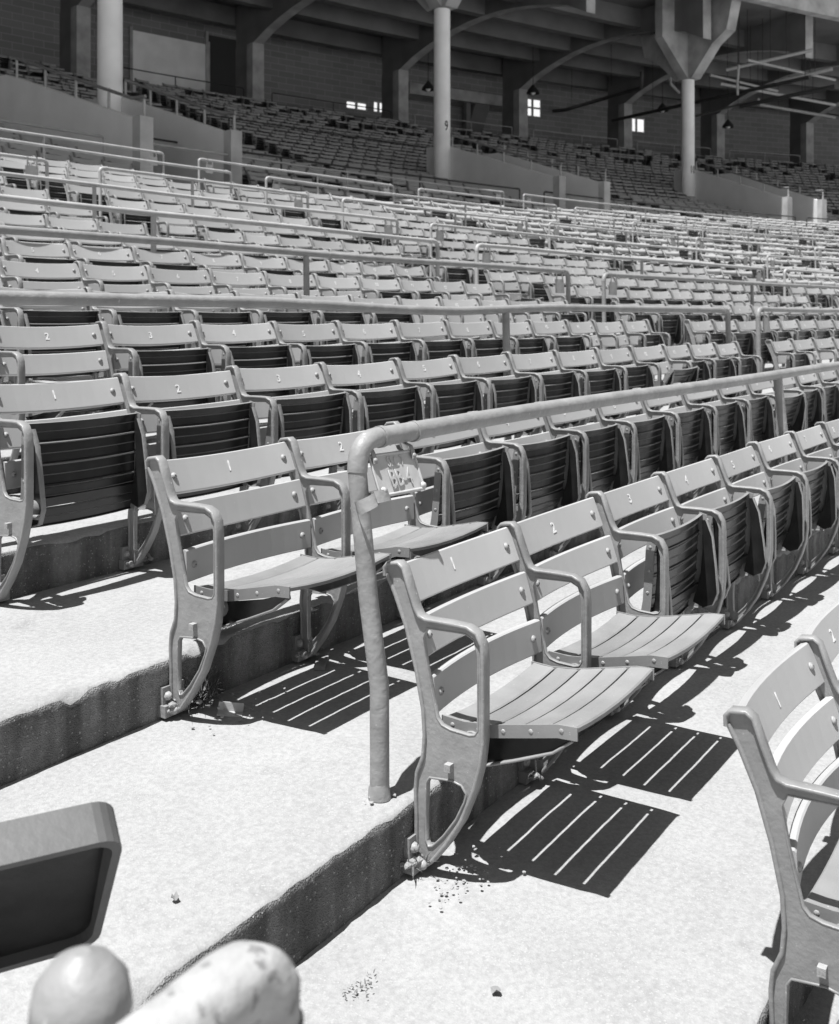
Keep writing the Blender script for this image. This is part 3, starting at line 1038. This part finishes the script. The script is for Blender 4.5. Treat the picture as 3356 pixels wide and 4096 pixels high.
# radial frames: pier at the rear, arched beam over to the column line
PIERS = [ray_u(px, VB)[0] for px in (1015, 1596, 2076, 2495, 2866)]
PIERS = [2 * PIERS[0] - PIERS[1]] + PIERS + [2 * PIERS[4] - PIERS[3]]
colv = sum(c[0][1] for c in COLS) / 3
for i, u in enumerate(PIERS):
    b = W(u, VB, 0)
    root = link('concrete_frame', None, None, (b.x, b.y, zt(NROW)), (0, 0, -u / R)); root.empty_display_size = .3
    zb = zt(NROW)
    mb = MB(); mb.box((-.26, -.35, -.6), (.26, .1, 12.15 - zb)); build(mb, 'pier', [M['pier']], root)
    mb = MB(); mb.box((-.25, .1, -.6), (.25, 1.0, 12.15 - zb)); build(mb, 'side_wall', [M['beam']], root)  # shade on the pier side painted as darker concrete
    mb = MB()
    spring = 12.15 - zb; L0 = VB - colv
    pr = [(1.0, spring + .002), (-.35, spring + .002)]
    for j in range(1, 12):
        f = j / 12; y = -.35 - f * (L0 - .6); pr.append((y, spring + 1.05 * math.sin(math.pi * min(1, f * 1.0)) ** .8 - f * .1))
    pr += [(-L0 + .25, spring - .2), (-L0 + .25, CEIL - zb - .012), (1.0, CEIL - zb - .012)]
    mb.plate(pr, [], 0, .44)
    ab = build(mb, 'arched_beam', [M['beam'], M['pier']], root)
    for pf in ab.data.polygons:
        if abs(pf.normal.x) < .5 and pf.normal.z < .1: pf.material_index = 1  # arch undersides painted paler for the light that reaches them
    if i % 2 == 0:
        pass
    tag(root, ['concrete pier and arched beam left of the shaded block wall', 'concrete pier and arched beam beside the dark doorway', 'concrete pier and arched beam between stair landing and column numbered 9', 'concrete pier and arched beam next to the four-pane window', 'concrete pier and arched beam next to the two-pane window', 'concrete pier and arched beam right of the column numbered 10', 'concrete pier and arched beam farthest along the curved stand'][i], 'frame', 'radial frames under the upper deck')

# rear wall with window openings
VW = 34.0
ua, da = ray_u(2098, VW); ub, db = ray_u(2168, VW)
WINS = [(ray_u(2098, VW), ray_u(2168, VW), 392, 468, 2), (ray_u(2514, VW), ray_u(2583, VW), 470, 530, 1), (ray_u(1385, VW), ray_u(1472, VW), 404, 440, 1), (ray_u(1494, VW), ray_u(1540, VW), 404, 452, 1)]
cuts = []
for (a, b2, y0, y1, k) in WINS:
    dm = (a[1] + b2[1]) / 2
    cuts.append((a[0], b2[0], ray_h(y1, dm), ray_h(y0, dm), k))
cuts.sort()
mb = MB()
zb, ztop = zt(NROW) - .3, CEIL + .2
strips = []
prev = -9.0
for c in cuts:
    strips.append((prev, c[0], zb, ztop)); strips.append((c[0], c[1], zb, c[2])); strips.append((c[0], c[1], c[3], ztop)); prev = c[1]
strips.append((prev, U1, zb, ztop))
uvs = []
for (a, b2, z0, z1) in strips:
    k = max(1, int((b2 - a) / 1.0))
    for i in range(k):
        u0 = a + (b2 - a) * i / k; u1 = a + (b2 - a) * (i + 1) / k
        vs = [W(u0, VW, z0), W(u1, VW, z0), W(u1, VW, z1), W(u0, VW, z1), W(u0, VW + .25, z0), W(u1, VW + .25, z0), W(u1, VW + .25, z1), W(u0, VW + .25, z1)]
        mb.add(vs, [(0, 1, 2, 3), (5, 4, 7, 6), (0, 4, 5, 1), (3, 2, 6, 7)] + ([(0, 3, 7, 4)] if i == 0 else []) + ([(1, 5, 6, 2)] if i == k - 1 else []))
me = mb.mesh('rear_wall', [M['block']], fix=False)
uvl = me.uv_layers.new(name='UVMap')
g = 1 + VW / R
for poly in me.polygons:
    for li in poly.loop_indices:
        co = me.vertices[me.loops[li].vertex_index].co
        uvl.data[li].uv = (math.atan2(co.x, co.y + R) * R * g, co.z)
tag(link('rear_wall', me), 'dim concrete block wall at the back of the stand, with windows', 'wall')
for wi, (a, b2, z0, z1, k) in enumerate(cuts):
    um = (a + b2) / 2; p = W(um, VW + .1, z0); hw = (b2 - a) * g / 2; h = z1 - z0
    root = link('window', None, None, p, (0, 0, -um / R)); root.empty_display_size = .1
    t = .07
    for (nm, lo, hi) in (('frame', (-hw, -.04, 0), (-hw + t, .04, h)), ('frame', (hw - t, -.04, 0), (hw, .04, h)), ('frame', (-hw + t, -.04, 0), (hw - t, .04, t)), ('frame', (-hw + t, -.04, h - t), (hw - t, .04, h)), ('mullion', (-.07, -.035, t), (.07, .035, h - t))):
        mb = MB(); mb.box(lo, hi); build(mb, nm, [M['pier']], root)
    if k == 2:
        for s in (-1, 1):
            mb = MB(); mb.box((min(s * .07, s * (hw - t)), -.03, h / 2 - .05), (max(s * .07, s * (hw - t)), .03, h / 2 + .05)); build(mb, 'transom', [M['pier']], root)
    mb = MB(); mb.box((-hw + t, -.003, t), (hw - t, .003, h - t)); build(mb, 'pane', [M['daylight']], root)
    tag(root, ['bright wide window low behind the stair landing', 'bright narrow window beside the stair landing', 'bright window of four panes in the block wall', 'bright window of two panes in the block wall'][wi], 'window')

# light panel and dark doorway high on the left of the rear wall
for (px0, px1, y0, y1, m, nm, lab, cat) in ((530, 828, 150, 322, 'shaft', 'wall_panel', 'flat pale panel on the rear wall beside the dark doorway', 'panel'), (832, 1000, 150, 350, 'near_black', 'sheet', 'tall dark doorway between the pale panel and a concrete pier', 'sheet')):
    (a, d0), (b2, d1) = ray_u(px0, VW - .06), ray_u(px1, VW - .06)
    um = (a + b2) / 2; p = W(um, VW - .012, zt(NROW))
    root = link(nm, None, None, p, (0, 0, -um / R)); hw = (b2 - a) * g / 2
    zt_ = min(ray_h(y0, (d0 + d1) / 2), CEIL - .8) - zt(NROW)
    mb = MB(); mb.box((-hw, -.06, 0), (hw, 0, zt_)); build(mb, 'leaf', [M[m]], root)  # flat boxes on the wall, one pale and one very dark
    mb = MB(); mb.box((-hw - .12, -.1, 0), (-hw, .0, zt_ + .12)); mb.box((hw, -.1, 0), (hw + .12, 0, zt_ + .12)); build(mb, 'frame', [M['pier']], root)
    tag(root, lab, cat)

# stair landing slab between the second and third piers
(a, d0), (b2, d1) = ray_u(1640, VW - 1.2), ray_u(2065, VW - 1.2)
um = (a + b2) / 2; p = W(um, VW - 1.2, 0); hw = (b2 - a) * (1 + VW / R) / 2
zl0, zl1 = ray_h(405, (d0 + d1) / 2), ray_h(362, (d0 + d1) / 2)
root = link('stair_landing', None, None, (p.x, p.y, zl0), (0, 0, -um / R))
mb = MB(); mb.box((-hw, -.1, 0), (hw, 1.15, zl1 - zl0)); build(mb, 'slab', [M['pier']], root)
mb = MB(); mb.plate([(.0, -.02), (1.1, -.02), (1.1, -1.7), (.9, -1.7)], [], hw * .35, .9); build(mb, 'stair', [M['beam']], root)
mb = MB(); mb.box((.2, .1, zt(NROW) - zl0), (.45, .35, 0)); build(mb, 'support_post', [M['beam']], root)
tag(root, 'dark concrete stair landing behind the column numbered 9', 'landing')

# walkway railings along the back
for i in range(len(PIERS) - 1):
    a = PIERS[i] + .5; e = PIERS[i + 1] - .4
    for hh in (.95,):
        r_ = railing(0, a, e, 'thin pipe railing along the rear walkway', .022, 0, M['near_black'] if i < 2 else M['pipe_far'], group='rear walkway railings', seg=6, hh=hh, v=VB - .2, zbase=zt(NROW))
        bb = W(a, VB - .2, zt(NROW)); mb = MB()
        mb.tube([W(a + (e - a) * j / 6, VB - .2, zt(NROW) + .5) - bb for j in range(7)], .02, 6)
        build(mb, 'lower_rail', [M['near_black'] if i < 2 else M['pipe_far']], r_)

# pipes and lamps hanging under the roof


def hung_pipe(pts, r, m, label, group):
    pts = [Vector(p) for p in pts]; b = pts[0]
    root = link('ceiling_pipe', None, None, b)
    mb = MB(); mb.tube([p - b for p in pts], r, 8); build(mb, 'pipe', [m], root)
    for f in (.25, .7):
        q = pts[0].lerp(pts[-1], f)
        mb = MB(); mb.tube([q - b, Vector((q.x, q.y, CEIL + .02)) - b], .012, 6); build(mb, 'hanger', [M['near_black']], root)
    tag(root, label, 'pipe', group)


def at(px, py, v):
    u, d = ray_u(px, v); return W(u, v, ray_h(py, d))


def line(px0, py0, v0, px1, py1, v1, k=5):
    a, b = at(px0, py0, v0), at(px1, py1, v1)
    return [a.lerp(b, i / k) for i in range(k + 1)]


hung_pipe([at(2210, 445, 33.5)] + line(2260, 440, 33, 2565, 350, 24) + [at(2568, 290, 24)], .09, M['pipe_dark'], 'grey drain pipe crossing under the roof beams', 'pipes under the roof')
hung_pipe(line(2450, 482, 30, 3240, 308, 17), .08, M['pipe_dark'], 'long dark pipe slung under the roof behind column numbered 10', 'pipes under the roof')
hung_pipe(line(2960, 425, 22, 3340, 345, 18), .09, M['pipe_dark'], 'second dark pipe slung under the roof edge', 'pipes under the roof')
hung_pipe(line(2780, 465, 30, 3035, 398, 24), .06, M['pipe_far'], 'short pale pipe under the roof beside the arches', 'pipes under the roof')
hung_pipe(line(3035, 418, 26, 3340, 470, 26), .08, M['pipe_far'], 'pale pipe running along the arches', 'pipes under the roof')
hung_pipe(line(2905, 280, 21, 3250, 200, 18.5), .07, M['pipe_far'], 'pale lit pipe at the roof edge', 'pipes under the roof')
hung_pipe(line(2840, 300, 22, 3110, 365, 22), .06, M['pipe_far'], 'pale conduit across the roof bay', 'pipes under the roof')
hung_pipe([at(2950, 380, 20), at(2950, 330, 20), at(2955, 260, 20)], .05, M['pipe_far'], 'vertical conduit dropping from the roof', 'pipes under the roof')
hung_pipe([at(2680, 290, 24), at(2682, 335, 24), at(2715, 370, 25)], .07, M['pipe_far'], 'bent drain pipe beside the capital of column 10', 'pipes under the roof')
for (px, py, v, lab) in ((2132, 375, 29, 'cone lamp hanging by the four-pane window'), (2912, 510, 29, 'cone lamp hanging under the right arches'), (2650, 445, 29, 'cone lamp hanging by the two-pane window'), (1713, 360, 31, 'dark cone lamp hanging left of the column numbered 9')):
    p = at(px, py, v)
    root = link('ceiling_lamp', None, None, p)
    mb = MB(); mb.tube([(0, 0, 0), (0, 0, .12), (0, 0, .34), (0, 0, .4)], [.30, .27, .09, .05], 14, caps=False); mb.tube([(0, 0, .36), (0, 0, .38)], .06, 8)
    build(mb, 'shade', [M['near_black']], root)
    mb = MB(); mb.tube([(0, 0, .4), (0, 0, CEIL - p.z + .01)], .015, 6); build(mb, 'stem', [M['near_black']], root)
    mb = MB(); mb.dome((0, 0, .06), (0, 0, -1), .12, .12, 0, 10); build(mb, 'bulb', [M['shaft']], root)
    tag(root, lab, 'lamp')
hung_pipe(line(2880, 335, 22, 3340, 420, 22), .07, M['pipe_far'], 'pale pipe along the roof edge, right of column numbered 10', 'pipes under the roof')
hung_pipe(line(2990, 240, 20, 3340, 320, 20), .06, M['pipe_far'], 'thin pale pipe high at the roof edge', 'pipes under the roof')
hung_pipe(line(3100, 330, 21, 3330, 275, 19), .08, M['pipe_far'], 'short pale pipe crossing the roof edge pipes', 'pipes under the roof')

# ------------------------------------------------------------------ foreground odds and ends
# rail end of the section across the aisle, right in front of the lens
u_e, v_e = -1.490, -.880
base = W(u_e, v_e, zt(0))
root = link('pipe_railing', None, None, base)
zr = CAM_H - .462
mb = MB()
p0 = Vector((0, 0, zr - base.z - .045)); p1 = W(u_e - .05, v_e, zr) - base; pc = W(u_e, v_e, zr) - base
mb.tube(arc(p0, pc, p1, 8) + [W(u_e - .3, v_e, zr) - base, W(u_e - 1.5, v_e, zr) - base], .0245, 20, jitter=.004)
build(mb, 'rail', [M['flaking']], root)
mb = MB(); mb.tube([Vector((0, 0, -.01)), p0 * .5, p0], .026, 20, jitter=.0015); build(mb, 'post', [M['pipe']], root)
tag(root, 'peeling pipe rail elbow across the aisle, blurred, below the concrete step edge', 'railing')
pu, pv = from_cam(325, .74)
pk = W(pu, pv, 0)
root = link('pipe_post', None, None, (pk.x, pk.y, zt(0)))
mb = MB(); hz = CAM_H - .474 - zt(0)
mb.tube([(0, 0, -.005), (0, 0, hz - .02)], .024, 18); build(mb, 'post', [M['pipe']], root)
mb = MB(); mb.tube([(0, 0, hz - .03), (0, 0, hz - .02), (0, 0, hz), (0, 0, hz + .014), (0, 0, hz + .022)], [.030, .036, .033, .022, .006], 24); build(mb, 'cap', [M['pipe']], root)
tag(root, 'short pipe post with smooth domed cap beside the blurred rail elbow', 'post')


# folded moulded seat at the far side of the aisle
pq = W(-1.085, -.285, .578)
root = link('folded_seat', None, None, pq, (math.radians(31), 0, math.radians(-28)))
mb = MB()
w_, h_ = .44, .30


def rr_outline(x0, x1, z0, z1, r):
    out = []
    for (cx_, cz_, a0) in ((x1 - r, z1 - r, 0), (x0 + r, z1 - r, 90), (x0 + r, z0 + r, 180), (x1 - r, z0 + r, 270)):
        for i in range(6):
            a = math.radians(a0 + 18 * i); out.append((cx_ + r * math.cos(a), cz_ + r * math.sin(a)))
    return out


oo = rr_outline(-w_, 0, -h_, 0, .035); ii = rr_outline(-w_ + .012, -.012, -h_ + .012, -.014, .028)
k_ = len(oo); vs = []
for (x, z) in oo: vs.append((x, 0 + .028 * (-z / h_), z))                 # front rim, deep at the top
for (x, z) in ii: vs.append((x, .001 + .028 * (-z / h_), z))
for (x, z) in ii: vs.append((x, .044, z))                                 # recessed panel
for (x, z) in oo: vs.append((x, .062, z))                                 # back
fs = []
for i in range(k_):
    j = (i + 1) % k_
    fs += [(i, j, k_ + j, k_ + i), (k_ + i, k_ + j, 2 * k_ + j, 2 * k_ + i), (i, 3 * k_ + i, 3 * k_ + j, j)]
fs += [tuple(2 * k_ + i for i in range(k_)), tuple(3 * k_ + i for i in reversed(range(k_)))]
mb.add(vs, fs, [0] * (len(fs) - 2) + [1, 0])
build(mb, 'pan', [M['moulded'], M['dark']], root)  # dark material paints the rim's shadow over the recessed panel
mb = MB(); mb.box((-.30, .046, -.34), (-.24, .075, -.20)); build(mb, 'hinge', [M['iron']], root)
pf_ = W(-1.065, -.07, 0)
mb = MB(); mb.box((-.30, .065, -.60), (-.24, .095, -.32), 0); build(mb, 'leg', [M['iron']], root)
tag(root, 'smooth grey folded seat with rounded corner across the aisle from the railing post', 'seat')


def scrap(name, u, v, z, rz, size, m, label, cat, ang=False):
    p = W(u, v, z)
    root = link(name, None, None, p, (random.uniform(-.05, .05), random.uniform(-.15, .15), rz))
    mb = MB(); l, w, h = size
    mb.box((-l / 2, -w / 2, 0), (l / 2, w / 2, h))
    if ang: mb.box((-l / 2, w / 2 - h, h), (l / 2, w / 2, h + w * .7))
    build(mb, 'body', [m], root); tag(root, label, cat)


scrap('wood_scrap', .58, .70, zt(1) - .014, .55, (.16, .035, .012), M['wood'], 'broken strip of wood on the step beneath the second seat', 'scrap')
scrap('metal_scrap', .10, .64, zt(1) - .017, -.9, (.07, .035, .004), M['tin'], 'small folded piece of metal lying by the seat foot', 'scrap', True)


def leaf(u, v, z, s, label):
    p = W(u, v, z); mb = MB(); vs = []
    for i in range(9):
        q = 2 * math.pi * i / 9; r = s * random.uniform(.6, 1.1)
        vs.append((r * math.cos(q), r * .7 * math.sin(q), .004 + random.uniform(0, .010)))
    vs.append((0, 0, .003))
    mb.add(vs, [(i, (i + 1) % 9, 9) for i in range(9)])
    o = link('dead_leaf', mb.mesh('dead_leaf', [M['wood']], fix=False), None, p, (0, 0, random.uniform(0, 6)))
    tag(o, label, 'leaf')


leaf(-.62, .10, zt(1) - .033, .012, 'tiny curled dead leaf alone on the step left of the post')
leaf(-.28, -.42, -.026, .015, 'dark dead leaf on the bare floor below the riser')
leaf(.9, -.62, -.03, .012, 'small dead leaf on the floor near the right-hand seat')


def tuft(u, v, z, k, spread, h, label):
    p = W(u, v, z); mb = MB()
    for i in range(k):
        a = random.uniform(0, 6.28); r = spread * random.random() ** .7
        x, y = r * math.cos(a), r * math.sin(a) * .6
        d = Vector((random.gauss(0, 1), random.gauss(0, 1), abs(random.gauss(.8, .5)))).normalized() * h * random.uniform(.5, 1.2)
        b = Vector((x, y, 0)); s = Vector((-d.y, d.x, 0)).normalized() * .0014
        m_ = b + d * .5 + Vector((0, 0, h * .15)); e = b + d
        mb.add([b - s, b + s, m_ + s, m_ - s, e], [(0, 1, 2, 3), (3, 2, 4)])
    o = link('dry_grass', mb.mesh('dry_grass', [M['grass']], fix=False), None, p)
    tag(o, label, 'grass', kind='stuff')


tuft(.24, .80, zt(2) - .006, 170, .07, .07, 'tuft of dry grass on the step edge under the first seat')
tuft(.10, .755, zt(1), 150, .05, .12, 'dry weeds hanging by the foot of the second row end seat')
tuft(-.02, -.065, .0, 45, .03, .06, 'dry stalks caught behind the foot of the end seat')
tuft(-.55, -.08, -.01, 70, .07, .016, 'dead weeds in the corner at the base of the riser')
tuft(-.42, -.20, -.016, 40, .05, .010, 'small dead weed clump on the floor near the riser')


def lumps(u, v, z, k, spread, s, label, m='mortar'):
    p = W(u, v, z); mb = MB()
    for i in range(k):
        c = Vector((random.gauss(0, spread), random.gauss(0, spread * .5), abs(random.gauss(0, spread * .25))))
        r = s * random.uniform(.35, 1.1)
        bm = bmesh.new(); bmesh.ops.create_icosphere(bm, subdivisions=1, radius=r)
        vs = [c + Vector((w.co.x, w.co.y, w.co.z * .6)) * (1 + .5 * noise.noise(w.co * 90 + c * 10)) for w in bm.verts]
        bm.verts.index_update()
        mb.add(vs, [tuple(w.index for w in f.verts) for f in bm.faces]); bm.free()
    o = link('crumbled_mortar', mb.mesh('crumbled_mortar', [M[m]]), None, p)
    tag(o, label, 'mortar', kind='stuff')


for (n, s, lab) in ((0, SEC[0], 'crumbled mortar round the foot of the end seat below the railing'), (0, SEC[1], 'crumbled mortar round the foot between first and second seats'), (1, SEC[0], 'crumbled mortar round the foot of the second row end seat'), (1, SEC[1], 'crumbled mortar by the next foot in the second row'), (2, SEC[1], 'crumbled mortar by the foot in the third row')):
    lumps(s, n * D - .065, zt(n) + .012, 26, .03, .014, lab)
lumps(-.045, .022, zt(1) - .034, 26, .022, .006, 'crumbled grout round the base of the signed railing post', 'tread')
lumps(.02, -.16, -.016, 60, .06, .005, 'spilled grit on the floor in front of the end seat foot', 'tread')
lumps(.15, .62, zt(1) - .018, 40, .08, .005, 'spilled grit on the step below the second row end seat', 'tread')
